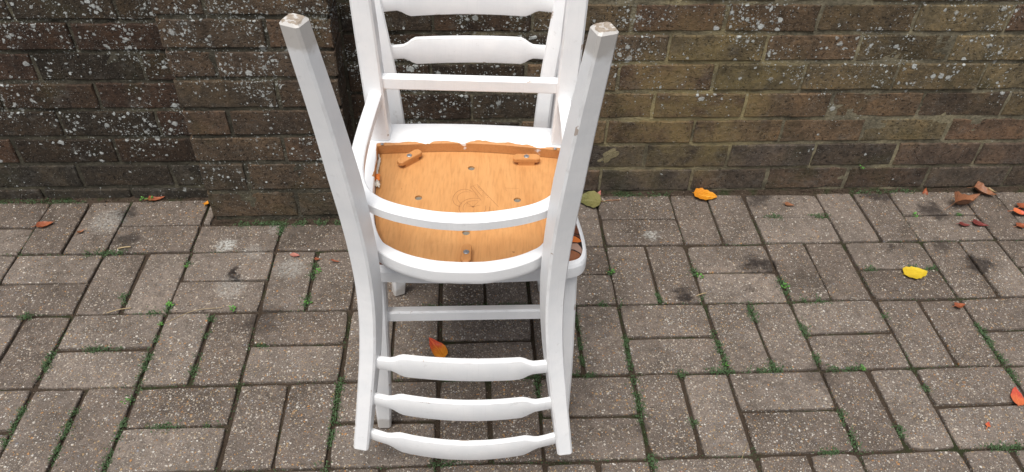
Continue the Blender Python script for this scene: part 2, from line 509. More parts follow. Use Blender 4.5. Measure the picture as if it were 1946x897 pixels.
def paver_geo(L, Wd, seed):
    """block of L (x) by Wd (y), top at z = 0, worn arrises"""
    rnd = random.Random(seed)
    hx, hy = L / 2, Wd / 2
    n1, n2 = 8, 4
    base = []
    for a, b, n in (((-hx, -hy), (hx, -hy), n1), ((hx, -hy), (hx, hy), n2), ((hx, hy), (-hx, hy), n1), ((-hx, hy), (-hx, -hy), n2)):
        for k in range(n):
            t = k / n
            base.append((a[0] + (b[0] - a[0]) * t, a[1] + (b[1] - a[1]) * t))
    o = rnd.uniform(0, 99)
    pts = []
    for x, y in base:
        px, py = x, y
        if abs(abs(x) - hx) < 1e-6 and abs(abs(y) - hy) < 1e-6:
            f = rnd.uniform(0.0004, 0.0030) if rnd.random() < .92 else rnd.uniform(.003, .006)
            px -= math.copysign(f, x); py -= math.copysign(f, y)
        s = nz(x * 38 + o, y * 38) * 0.0016
        r = math.hypot(px / hx, py / hy)
        if abs(abs(x) - hx) < 1e-6: px -= math.copysign(abs(s) * 1.0, x)
        if abs(abs(y) - hy) < 1e-6: py -= math.copysign(abs(s) * 1.0, y)
        pts.append((px, py))
    V, F = [], []
    n = len(pts)
    for ins, z in ((0.0, -0.05), (0.0, -0.0040), (0.0008, -0.0016), (0.0024, -0.0004), (0.0060, 0.0)):
        for x, y in pts:
            V.append((x - math.copysign(min(ins, abs(x)), x) * (1 if abs(x) > hx * 0.9 else 0.12),
                      y - math.copysign(min(ins, abs(y)), y) * (1 if abs(y) > hy * 0.9 else 0.12),
                      z + (nz(x * 25 + o, y * 25, 2) * 0.0007 if z > -0.01 else 0)))
    for k in range(4):
        for i in range(n):
            a, b = k * n + i, k * n + (i + 1) % n
            F.append((a, b, b + n, a + n))
    F.append(tuple(4 * n + i for i in range(n)))
    return V, F

PL, PW = 0.2040, 0.1005
def paver_mesh(L, Wd, s):
    V, F = paver_geo(L, Wd, s)
    me = bpy.data.meshes.new('paver')
    me.from_pydata(V, [], F)
    me.materials.append(M_PAVER)
    me.polygons.foreach_set('use_smooth', [True] * len(me.polygons))
    me.update()
    me.set_sharp_from_angle(angle=R(7))
    return me
PH = [paver_mesh(PL, PW, s) for s in range(8)]
CUT = {}

def paver(x0, x1, y0, y1, vertical, cut=False):
    o_mesh = None
    L, Wd = (x1 - x0), (y1 - y0)
    if cut:
        o_mesh = paver_mesh(L - 0.004, Wd - 0.004, int(1000 * x0))
    else:
        o_mesh = random.choice(PH)
    o = bpy.data.objects.new('paver', o_mesh)
    o.parent = pavement
    if not cut:
        k = {0: 0.0, 1: .45, 2: .8}.get(round(-y1 / MOD - .3), 1.0)
        o.scale = (1 - .0125 * k - random.uniform(0, .008), 1 - .035 * k - random.uniform(0, .014), 1)
    o.location = ((x0 + x1) / 2 + random.uniform(-.0018, .0018), (y0 + y1) / 2 + random.uniform(-.0018, .0018), random.uniform(-0.0018, 0.0014))
    o.rotation_euler = (R(random.uniform(-.7, .7)), R(random.uniform(-.7, .7)), R(random.uniform(-.8, .8)) + (math.pi / 2 if vertical and not cut else 0) + (math.pi if random.random() < .5 else 0))
    col.objects.link(o)

stuff_V, stuff_F = [], []
def field_paver(x0, x1, y0, y1, vertical):
    V, F = paver_geo(PL, PW, random.randint(0, 20))
    cx, cy = (x0 + x1) / 2, (y0 + y1) / 2
    b = len(stuff_V)
    for x, y, z in V:
        if vertical: x, y = -y, x
        stuff_V.append((x + cx, y + cy, z))
    stuff_F.extend(tuple(b + i for i in f) for f in F)

count = 0
for row in range(0, 8):
    for c in range(-9, 18):
        x0, y1 = c * MOD, -row * MOD
        x1, y0 = x0 + MOD, y1 - MOD
        g = 0.002
        vert = (row + c) % 2 == 1
        near_view = row <= 4 and -4 <= c <= 13
        if row == 0 and c in (1, 2):                       # blocks in front of the pier: single cut row
            paver(x0, x1, y0, y0 + 0.104, False)
            continue
        if row == 0 and c == 0:
            paver(x0, x1, y0, y0 + MOD / 2, False)
            paver(x0, x1, y0 + MOD / 2, y1, False)
            paver(PX0 - 0.026, PX0 - 0.002, y0 + MOD / 2 + .003, -0.003, False, cut=True)
            continue
        fn = paver if near_view else field_paver
        if vert:
            fn(x0, x0 + MOD / 2, y0, y1, True); fn(x0 + MOD / 2, x1, y0, y1, True)
        else:
            fn(x0, x1, y0, y0 + MOD / 2, False); fn(x0, x1, y0 + MOD / 2, y1, False)
pf = mesh_obj('paver_field', stuff_V, stuff_F, M_PAVER, pavement)
pf['kind'] = 'stuff'
pf.data.set_sharp_from_angle(angle=R(7))

# ------------------------------------------------------------------ moss in the joints (stuff) and weed sprouts
def leaf_quad(V, F, p, ln, wd, az, tilt):
    d = Vector((math.cos(az) * math.cos(tilt), math.sin(az) * math.cos(tilt), math.sin(tilt)))
    s = Vector((-math.sin(az), math.cos(az), 0))
    up = d.cross(s) * -1
    b = len(V)
    q = Vector(p)
    V += [q, q + d * ln * .5 + s * wd * .5 + up * wd * .15, q + d * ln - up * ln * .12, q + d * ln * .5 - s * wd * .5 + up * wd * .15]
    F += [(b, b + 1, b + 2), (b, b + 2, b + 3)]

SEG = [[(0.526, -0.374), (0.525, -0.403)], [(0.529, -0.257), (0.526, -0.312)], [(0.209, -0.488), (0.212, -0.616)], [(0.205, -0.383), (0.201, -0.408)], [(0.315, -0.427), (0.307, -0.491)], [(0.309, -0.544), (0.313, -0.615)], [(0.205, -0.639), (0.196, -0.665)], [(0.194, -0.71), (0.2, -0.825)], [(-0.014, -0.703), (-0.008, -0.764)], [(-0.087, -0.425), (-0.118, -0.448)], [(0.014, -0.525), (-0.006, -0.599)], [(0.259, -0.731), (0.327, -0.737)], [(0.372, -0.731), (0.393, -0.735)], [(0.433, -0.52), (0.461, -0.517)], [(0.067, -0.517), (0.139, -0.516)], [(0.152, -0.413), (0.186, -0.407)], [(0.087, -0.354), (0.113, -0.38)], [(-0.002, -0.672), (-0.004, -0.691)], [(0.089, -0.681), (0.084, -0.694)], [(0.096, -0.707), (0.1, -0.802)], [(0.421, -0.114), (0.413, -0.145)], [(0.22, -0.24), (0.207, -0.253)], [(1.248, -0.304), (1.243, -0.312)], [(1.456, -0.302), (1.472, -0.326)], [(1.355, -0.387), (1.344, -0.413)], [(1.152, -0.45), (1.144, -0.605)], [(1.249, -0.518), (1.248, -0.609)], [(1.241, -0.745), (1.250, -0.637)], [(1.456, -0.507), (1.455, -0.615)], [(1.465, -0.622), (1.415, -0.622)], [(1.361, -0.622), (1.353, -0.633)], [(1.354, -0.748), (1.35, -0.758)], [(1.248, -0.822), (1.246, -0.862)], [(1.502, -0.624), (1.594, -0.624)], [(1.562, -0.428), (1.560, -0.478)], [(1.664, -0.341), (1.662, -0.395)], [(1.702, -0.104), (1.738, -0.104)], [(1.827, -0.104), (1.87, -0.104)], [(1.472, -0.416), (1.464, -0.40)], [(1.682, -0.416), (1.759, -0.416)], [(1.879, -0.312), (1.918, -0.313)], [(2.003, -0.322), (2.076, -0.312)], [(2.080, -0.501), (2.08, -0.534)], [(2.08, -0.541), (2.08, -0.618)], [(1.872, -0.47), (1.873, -0.478)], [(1.682, -0.624), (1.757, -0.627)], [(1.666, -0.584), (1.664, -0.606)], [(1.667, -0.464), (1.661, -0.529)], [(1.874, -0.692), (1.873, -0.678)], [(1.769, -0.762), (1.763, -0.8)], [(1.664, -0.733), (1.657, -0.821)], [(1.589, -0.83), (1.632, -0.83)], [(1.92, -0.834), (2.005, -0.833)], [(1.565, -0.6), (1.567, -0.618)], [(1.206, -0.416), (1.256, -0.416)], [(1.121, -0.622), (1.166, -0.622)], [(2.09, -0.634), (2.086, -0.677)], [(2.117, -0.103), (2.113, -0.11)], [(2.242, -0.1), (2.235, -0.103)], [(0.622, -0.618), (0.624, -0.786)], [(0.622, -0.83), (0.594, -0.835)], [(0.834, -0.624), (1.027, -0.624)], [(0.786, -0.416), (1.03, -0.416)], [(1.038, -0.587), (1.036, -0.686)], [(0.873, -0.83), (0.822, -0.83)], [(-0.045, -0.2), (0.045, -0.207)], [(1.30, 0.006), (1.46, 0.006)], [(1.98, 0.006), (2.16, 0.007)], [(0.30, -0.087), (0.58, -0.087)], [(-0.35, 0.006), (-0.12, 0.006)]]
mV, mF = [], []
for (a, b) in SEG:
    a, b = Vector(a), Vector(b)
    ax = 0 if abs(a.x - b.x) < abs(a.y - b.y) else 1          # pull the growth onto the joint it follows
    snap = round((a[ax] + b[ax]) / 2 / (MOD / 2)) * MOD / 2
    if abs(snap - (a[ax] + b[ax]) / 2) < .03:
        a[ax] = b[ax] = snap
    n = int(46 + (b - a).length * 3800)
    for _ in range(n):
        t = random.random()
        p = a.lerp(b, t) + Vector((random.gauss(0, .0060), random.gauss(0, .0060)))
        if nz(p.x * 40, p.y * 40, 7) < -0.22:
            continue
        leaf_quad(mV, mF, (p.x, p.y, -0.004 + random.random() * 0.007), random.uniform(.0022, .0058), random.uniform(.0016, .0034),
                  random.uniform(0, 6.28), random.uniform(0.0, 1.1))
for i in range(9500):                                   # sparser growth along every joint
    if random.random() < .5:
        x = round(random.uniform(-3, 12)) * MOD * 1.0; y = random.uniform(-1.0, -.01)
    else:
        y = -round(random.uniform(0, 5)) * MOD; x = random.uniform(-.7, 2.7)
    if nz(x * 9, y * 9, 2) < 0.06: continue
    p = (x + random.gauss(0, .0036), y + random.gauss(0, .0036), -0.006 + random.random() * .005)
    leaf_quad(mV, mF, p, random.uniform(.002, .0045), random.uniform(.0014, .0028), random.uniform(0, 6.28), random.uniform(0, 1.0))
moss = mesh_obj('moss', mV, mF, M_MOSS)
tag(moss, 'low green moss growing in the joints between the pavers', 'moss', kind='stuff')

def sprout(x, y, z, s, seed, label, group=None, wallside=False):
    rnd = random.Random(seed)
    V, F = [], []
    for k in range(rnd.randint(6, 9)):
        az = k * 2.4 + rnd.uniform(-.3, .3)
        rad = rnd.uniform(0.001, .006) * s
        hgt = rnd.uniform(.003, .011) * s
        st = Vector((math.cos(az) * rad, math.sin(az) * rad - (.004 if wallside else 0), hgt))
        b = len(V)
        V += [Vector((0, 0, -.003)), Vector((.0006, 0, -.003)), st + Vector((.0006, 0, 0)), st]
        F.append((b, b + 1, b + 2, b + 3))
        ln, wd = rnd.uniform(.006, .010) * s, rnd.uniform(.004, .0065) * s
        t = rnd.uniform(0, .5)
        d = Vector((math.cos(az) * math.cos(t), math.sin(az) * math.cos(t), math.sin(t)))
        sd = Vector((-math.sin(az), math.cos(az), 0))
        b = len(V)
        V += [st, st + d * ln * .3 + sd * wd * .45, st + d * ln * .75 + sd * wd * .4, st + d * ln, st + d * ln * .75 - sd * wd * .4, st + d * ln * .3 - sd * wd * .45,
              st + d * ln * .5 - Vector((0, 0, wd * .12))]
        F += [(b, b + 1, b + 6), (b + 1, b + 2, b + 6), (b + 2, b + 3, b + 6), (b + 3, b + 4, b + 6), (b + 4, b + 5, b + 6), (b + 5, b, b + 6)]
    o = mesh_obj('weed_sprout', V, F, M_WEED)
    o.location = (x, y, z)
    return tag(o, label, 'weed', group)
OWN = {1: 'small green weed in the joint beside a tiny rust leaf crumb', 9: 'small green weed at the edge of a dark damp stain near the wall',
       10: 'small green weed in the joint just behind the small dark maroon leaf'}
for i, (x, y) in enumerate([(0.524, -0.391), (0.532, -0.285), (1.248, -0.308), (1.665, -0.368), (1.455, -0.605), (0.355, -0.408), (0.212, -0.259), (0.207, -0.391), (1.464, -0.327), (2.114, -0.104), (2.238, -0.103), (1.758, -0.624), (0.196, -0.665), (0.205, -0.45)]):
    sprout(x, y, -0.004, random.uniform(.55, .95), 70 + i, OWN.get(i, 'tiny bright green weed sprouting from a joint between two pavers'), 'weed sprouts in the paving joints')
for i, (x, y) in enumerate([(0.030, 0.003), (0.048, 0.002)]):
    sprout(x, y, -0.001, .9, 170 + i, 'tiny green seedling at the wall foot next to a brown leaf', 'seedlings at the foot of the wall')
sprout(1.985, 0.013, 0.075, .8, 190, 'tiny green weed growing out of the wall between the bottom courses', wallside=True)

# ------------------------------------------------------------------ chairs
def paint_material(name, chips):
    T = NT(name)
    ob = T.obj()
    n1 = T.noise(ob, 26.0, 3.0, 0.55)
    n2 = T.noise(ob, 240.0, 3.0, 0.6)
    z = T.sep(ob)[2]
    c = T.mix(T.map(n1, 0.25, 0.75), (0.77, 0.785, 0.80), (0.83, 0.835, 0.84))
    br = T.noise(T.n('Mapping', {'Vector': ob, 'Scale': (330.0, 330.0, 16.0)}).outputs[0], 1.0, 2.0)
    c = T.mix(T.map(br, 0.55, 0.8, 0.0, 0.10), c, (0.52, 0.52, 0.53))
    # scuffs and grime, heavier on the feet
    sm = T.map(T.noise(ob, 60.0, 4.0, 0.65), 0.64, 0.74)
    c = T.mix(T.m('MULTIPLY', sm, 0.20), c, (0.33, 0.30, 0.27))
    foot = T.m('SUBTRACT', T.map(z, 0.0, 0.075, 1.0, 0.0), T.m('MULTIPLY', T.noise(ob, 42.0, 3.0), 0.9))
    c = T.mix(T.m('MULTIPLY', T.map(foot, -0.05, 0.30), 0.55), c, (0.36, 0.315, 0.26))
    end = T.map(T.m('ADD', z, T.m('MULTIPLY', T.noise(ob, 130.0, 3.0), 0.010)), 0.0052, 0.0062, 1.0, 0.0)
    c = T.mix(end, c, T.mix(n2, (0.12, 0.08, 0.05), (0.50, 0.43, 0.35)))
    if chips:
        ch = T.map(T.noise(ob, 24.0, 5.0, 0.7), 0.62, 0.66)
        c = T.mix(T.m('MULTIPLY', ch, 0.7), c, (0.30, 0.20, 0.13))
        c = T.mix(T.m('MULTIPLY', T.map(T.noise(ob, 30.0, 3.0), 0.45, 0.65), 0.22), c, (0.42, 0.40, 0.38))
    h = T.m('ADD', T.m('MULTIPLY_ADD', n2, 0.3, n1), T.m('MULTIPLY', br, 0.45))
    return T.out(c, T.map(n1, 0.2, 0.8, 0.34, 0.5), h, 0.0008, 0.5, 0.4)
M_PAINT = paint_material('white_gloss_paint', False)
M_EDGE = paint_material('white_paint_chipped_edge', True)

def wood_nodes(T, ob):
    st = T.n('Mapping', {'Vector': ob, 'Scale': (18.0, 5.0, 18.0)}).outputs[0]
    g = T.noise(st, 1.0, 5.0, 0.6, 0.6)
    fine = T.noise(T.n('Mapping', {'Vector': ob, 'Scale': (260.0, 30.0, 260.0)}).outputs[0], 1.0, 3.0)
    c = T.ramp(g, [(0.2, (0.475, 0.215, 0.070)), (0.5, (0.545, 0.268, 0.096)), (0.8, (0.605, 0.318, 0.124))])
    c = T.mix(1.0, c, T.ramp(fine, [(0.3, (0.86, 0.84, 0.82)), (0.5, (1, 1, 1)), (0.75, (1.07, 1.07, 1.07))]), 'MULTIPLY')
    blot = T.map(T.noise(ob, 24.0, 4.0), 0.55, 0.75)
    c = T.mix(T.m('MULTIPLY', blot, 0.34), c, (0.40, 0.17, 0.05))
    return c, fine

def wood_material():
    T = NT('bare_plywood')
    ob = T.obj()
    c, f = wood_nodes(T, ob)
    sp = T.map(T.noise(ob, 75.0, 2.0), 0.74, 0.78)
    c = T.mix(T.m('MULTIPLY', sp, 0.6), c, (0.14, 0.06, 0.025))
    return T.out(c, 0.55, f, 0.0004, 0.6, 0.3)
M_WOOD = wood_material()

def toggle_material():
    T = NT('toggle_wood')
    ob = T.obj()
    c, f = wood_nodes(T, ob)
    c = T.mix(0.35, c, (0.50, 0.20, 0.06))
    return T.out(c, 0.5, f, 0.0004, 0.6, 0.3)
M_TOGGLE = toggle_material()

def ring_material():
    """white paint that stops in a ragged line before the bare inner face of the front rail"""
    T = NT('ring_paint_and_bare_rail')
    ob = T.obj()
    x, y, z = T.sep(ob)[0:3]
    att = T.n('Attribute', attribute_name='inner').outputs['Fac']
    c, f = wood_nodes(T, ob)
    c = T.mix(0.30, c, (0.40, 0.15, 0.045))
    p1 = T.mix(T.map(T.noise(ob, 26.0, 3.0), 0.25, 0.75), (0.77, 0.785, 0.80), (0.83, 0.835, 0.84))
    wob = T.m('MULTIPLY_ADD', T.noise(ob, 26.0, 3.0, 0.5), 0.50, -0.20)
    bare = T.map(T.m('ADD', att, wob), 0.955, 0.975)
    front = T.map(T.m('ADD', y, T.m('MULTIPLY', T.noise(ob, 50.0, 2.0), 0.03)), -0.19, -0.185, 1.0, 0.0)
    bare = T.m('MULTIPLY', bare, front)
    ins = T.m('GREATER_THAN', att, 0.999)
    bare = T.m('MAXIMUM', bare, T.m('MULTIPLY', ins, 0.0))
    col_ = T.mix(bare, p1, c)
    return T.out(col_, T.map(bare, 0, 1, 0.42, 0.6), f, 0.0004, 0.5, 0.4)
M_RING = ring_material()

def plain(name, c, rough=0.6, metal=0.0, bumpsc=None):
    T = NT(name)
    ob = T.obj()
    k = T.noise(ob, bumpsc or 90.0, 3.0)
    cc = T.mix(k, tuple(v * 0.7 for v in c), tuple(min(1, v * 1.25) for v in c))
    T.bsdf.inputs['Metallic'].default_value = metal
    return T.out(cc, rough, k, 0.0006, 0.6)
M_STEEL = plain('dull_steel', (0.33, 0.33, 0.34), 0.45, 0.8, 300.0)
M_FOAM = plain('grey_felt', (0.20, 0.185, 0.15), 0.95, 0, 500.0)
M_BURN = plain('burnt_stamp', (0.36, 0.165, 0.060), 0.7)
M_FRAY = plain('frayed_white_cloth', (0.70, 0.66, 0.58), 0.9, 0, 400.0)
M_ORANGE = plain('orange_cloth', (0.72, 0.20, 0.035), 0.85, 0, 300.0)

def fabric_material():
    T = NT('retro_printed_cover')
    ob = T.obj()
    w = T.n('TexNoise', {'Vector': ob, 'Scale': 16.0, 'Detail': 1.0}).outputs['Color']
    p = T.n('VectorMath', {0: ob, 1: T.n('VectorMath', {0: w, 'Scale': 0.045}, operation='SCALE').outputs[0]}, operation='ADD').outputs[0]
    p = T.n('Mapping', {'Vector': p, 'Scale': (1.0, 1.5, 0.2), 'Rotation': (0, 0, 0.5)}).outputs[0]
    v = T.vor(p, 24.0)
    e = T.vor(p, 24.0, 'DISTANCE_TO_EDGE').outputs['Distance']
    r = T.n('SeparateColor', {0: v.outputs['Color']}).outputs[0]
    c = T.ramp(r, [(0.0, (0.15, 0.045, 0.018)), (0.24, (0.40, 0.25, 0.19)), (0.42, (0.26, 0.095, 0.04)), (0.60, (0.78, 0.74, 0.68)), (0.76, (0.09, 0.03, 0.02)), (0.88, (0.66, 0.17, 0.03)), (0.95, (0.70, 0.48, 0.08))], True)
    c = T.mix(T.map(e, 0.045, 0.06, 1.0, 0.0), c, (0.010, 0.007, 0.006))
    c = T.mix(T.map(e, 0.075, 0.115, 1.0, 0.0), c, c)
    wv = T.noise(ob, 900.0, 2.0)
    return T.out(c, 0.55, wv, 0.0006, 0.5, 0.35)
M_FABRIC = fabric_material()

HS, TH = 0.411, 0.030        # underside height and thickness of the seat ring

def sweep_post(name, path, mats, parent, ch=0.0032):
    """square member along path [(x, y, z, half width x, half width y, turn)] with chamfered arrises"""
    V, F, MI = [], [], []
    for (x, y, z, a, b, th) in path:
        c, s = math.cos(th), math.sin(th)
        for u, v in ((a - ch, -b), (a, -b + ch), (a, b - ch), (a - ch, b), (-a + ch, b), (-a, b - ch), (-a, -b + ch), (-a + ch, -b)):
            V.append((x + u * c - v * s, y + u * s + v * c, z))
    n = len(path)
    for k in range(n - 1):
        for i in range(8):
            j = (i + 1) % 8
            F.append((k * 8 + i, k * 8 + j, k * 8 + 8 + j, k * 8 + 8 + i))
            MI.append(1 if i % 2 == 0 else 0)
    F.append(tuple(range(7, -1, -1))); MI.append(0)
    F.append(tuple((n - 1) * 8 + i for i in range(8))); MI.append(1)
    o = mesh_obj(name, V, F, mats, parent, smooth=False, midx=MI)
    return o

def rounded_ends(path, e=0.004):
    """shrink the first and last stations a little so that the ends are eased"""
    a, b = path[0], path[-1]
    f = lambda p, q, d: tuple(p[i] + (q[i] - p[i]) * d for i in range(6))
    pa = (a[0], a[1], a[2], a[3] - .003, a[4] - .003, a[5])
    a2 = f(a, path[1], e / max(1e-6, abs(path[1][2] - a[2])))
    pb = (b[0], b[1], b[2], b[3] - .0025, b[4] - .0025, b[5])
    b2 = f(b, path[-2], e / max(1e-6, abs(b[2] - path[-2][2])))
    return [pa, a2] + path[1:-1] + [b2, pb]

def loft(name, secs, mats, parent, closed=True, smooth=True, attr=None):
    """secs: list of equally long point lists"""
    V, F = [], []
    k = len(secs[0])
    for s in secs:
        V += s
    n = len(secs)
    for a in range(n if closed else n - 1):
        b = (a + 1) % n
        for i in range(k):
            j = (i + 1) % k
            F.append((a * k + i, a * k + j, b * k + j, b * k + i))
    if not closed:
        F.append(tuple(range(k - 1, -1, -1)))
        F.append(tuple((n - 1) * k + i for i in range(k)))
    o = mesh_obj(name, V, F, mats, parent, smooth)
    if attr:
        at = o.data.attributes.new('inner', 'FLOAT', 'POINT')
        at.data.foreach_set('value', attr * n)
    return o

def flat_sharp(o, deg=38):
    o.data.set_sharp_from_angle(angle=R(deg))
    return o

OUT = [(0, .018), (.036, .0165), (.065, .010), (.093, -.001), (.121, -.018), (.146, -.045), (.168, -.09), (.183, -.155), (.192, -.23), (.1965, -.295), (.191, -.336), (.169, -.355), (.11, -.3615), (.05, -.364), (0, -.365)]
INN = [(0, -.004), (.034, -.006), (.062, -.012), (.085, -.020), (.107, -.032), (.124, -.047), (.140, -.085), (.152, -.145), (.159, -.215), (.163, -.268), (.1645, -.287), (.160, -.291), (.11, -.297), (.05, -.303), (0, -.305)]

def mirror_loop(half):
    right = catmull([(x, y, 0) for x, y in half], 5)
    left = [Vector((-p.x, p.y, 0)) for p in right[-2:0:-1]]
    return right + left

def slat_mesh(name, z, bow, hw, ye, parent, thick=0.0115):
    """back slat: narrow ends, deeper middle, bowed backwards"""
    secs = []
    N = 40
    for i in range(N + 1):
        t = -1 + 2 * i / N
        a = abs(t)
        # half height: 13 mm at the ends, 26.5 mm in the middle with a soft shoulder
        q = min(1.0, max(0.0, (0.81 - a) / 0.17)); q = q * q * (3 - 2 * q)
        hh = 0.0132 + 0.0130 * q
        x = t * hw
        yc = ye + bow * (1 - t * t)
        zc = z
        r = 0.0035
        hy = thick / 2
        sec = []
        for (sy, sz, arc) in ((1, 1, 0), (-1, 1, 1), (-1, -1, 2), (1, -1, 3)):
            for k in range(3):
                an = math.pi / 2 * (arc + k / 2)
                sec.append(Vector((x, yc + sy * (hy - r) + r * math.cos(an), zc + sz * (hh - r) + r * math.sin(an))))
        secs.append(sec)
    o = loft(name, secs, [M_PAINT, M_EDGE], parent, closed=False)
    o.data.polygons.foreach_set('material_index', [1 if (q < N * 12 and q % 12 % 3 != 2) else 0 for q in range(len(o.data.polygons))])
    return flat_sharp(o, 40)

def bar_mesh(name, a, b, hy, hz, parent):
    a, b = Vector(a), Vector(b)
    V, F, MI = [], [], []
    c = .003
    for p in (a, b):
        for u, v in ((hy - c, -hz), (hy, -hz + c), (hy, hz - c), (hy - c, hz), (-hy + c, hz), (-hy, hz - c), (-hy, -hz + c), (-hy + c, -hz)):
            V.append((p.x, p.y + u, p.z + v))
    for i in range(8):
        j = (i + 1) % 8
        F.append((i, 8 + i, 8 + j, j)); MI.append(1 if i % 2 == 0 else 0)
    F += [tuple(range(8)), tuple(range(15, 7, -1))]; MI += [0, 0]
    return fix_normals(mesh_obj(name, V, F, [M_PAINT, M_EDGE], parent, smooth=False, midx=MI))

def lathe_disc(name, c, r, h, mat, parent, up=-1, slot=True):
    """round screw head: low dome with a cross recess, facing -z"""
    V, F = [], []
    n = 16
    for rr, zz in ((r, 0), (r, h * .5), (r * .8, h), (r * .35, h), (r * .22, h * .35)):
        for i in range(n):
            k = rr * (0.6 if slot and rr < r * .5 and i % 4 in (1, 2, 3) else 1.0)
            V.append((c[0] + k * math.cos(i / n * 6.2832), c[1] + k * math.sin(i / n * 6.2832), c[2] + up * zz))
    for q in range(4):
        for i in range(n):
            j = (i + 1) % n
            F.append((q * n + i, q * n + j, q * n + n + j, q * n + n + i))
    F.append(tuple(4 * n + i for i in range(n)))
    return fix_normals(mesh_obj(name, V, F, mat, parent, smooth=False))

def toggle(c, ang, ln, parent):
    """wooden turn button screwed to the rail: bar with eased ends standing on a small block"""
    V, F = [], []
    hw = 0.0078
    out = [(-ln / 2, -hw * .55), (-ln / 2 + .005, -hw), (ln / 2 - .005, -hw), (ln / 2, -hw * .55), (ln / 2, hw * .55), (ln / 2 - .005, hw), (-ln / 2 + .005, hw), (-ln / 2, hw * .55)]
    blk = [(-ln * .3, -hw * .9), (ln * .3, -hw * .9), (ln * .3, hw * .9), (-ln * .3, hw * .9)]
    ca, sa = math.cos(ang), math.sin(ang)
    def add(poly, z0, z1, ease):
        b = len(V); n = len(poly)
        for zz, e in ((z0, 1.0), (z1 + (.0015 if ease else 0), 1.0), (z1, .92 if ease else 1.0)):
            for x, y in poly:
                V.append((c[0] + (x * ca - y * sa) * e, c[1] + (x * sa + y * ca) * e, c[2] + zz))
        for k in range(2):
            for i in range(n):
                j = (i + 1) % n
                F.append((b + k * n + i, b + k * n + j, b + k * n + n + j, b + k * n + n + i))
        F.append(tuple(b + 2 * n + i for i in range(n)))
        F.append(tuple(b + i for i in range(n)))
    add(out, -0.001, -0.0085, True)
    add(blk, 0.010, -0.0008, False)
    o = fix_normals(mesh_obj('turn_button', V, F, M_TOGGLE, parent, smooth=False))
    lathe_disc('screw', (c[0], c[1], c[2] - 0.0084), 0.0047, 0.0016, M_STEEL, o)
    return o

def ribbon(V, F, pts, w, z):
    """flat line along pts lying on the underside of the panel"""
    P = [Vector((x, y, 0)) for x, y in pts]
    b = len(V)
    for i, p in enumerate(P):
        d = (P[min(i + 1, len(P) - 1)] - P[max(i - 1, 0)]).normalized()
        s = Vector((-d.y, d.x, 0)) * w / 2
        V += [Vector((p.x + s.x, p.y + s.y, z)), Vector((p.x - s.x, p.y - s.y, z))]
    for i in range(len(P) - 1):
        a = b + 2 * i
        F.append((a, a + 1, a + 3, a + 2))

def arc(cx, cy, r, a0, a1, n=18, ry=None):
    return [(cx + r * math.cos(R(a0 + (a1 - a0) * i / n)), cy + (ry or r) * math.sin(R(a0 + (a1 - a0) * i / n))) for i in range(n + 1)]

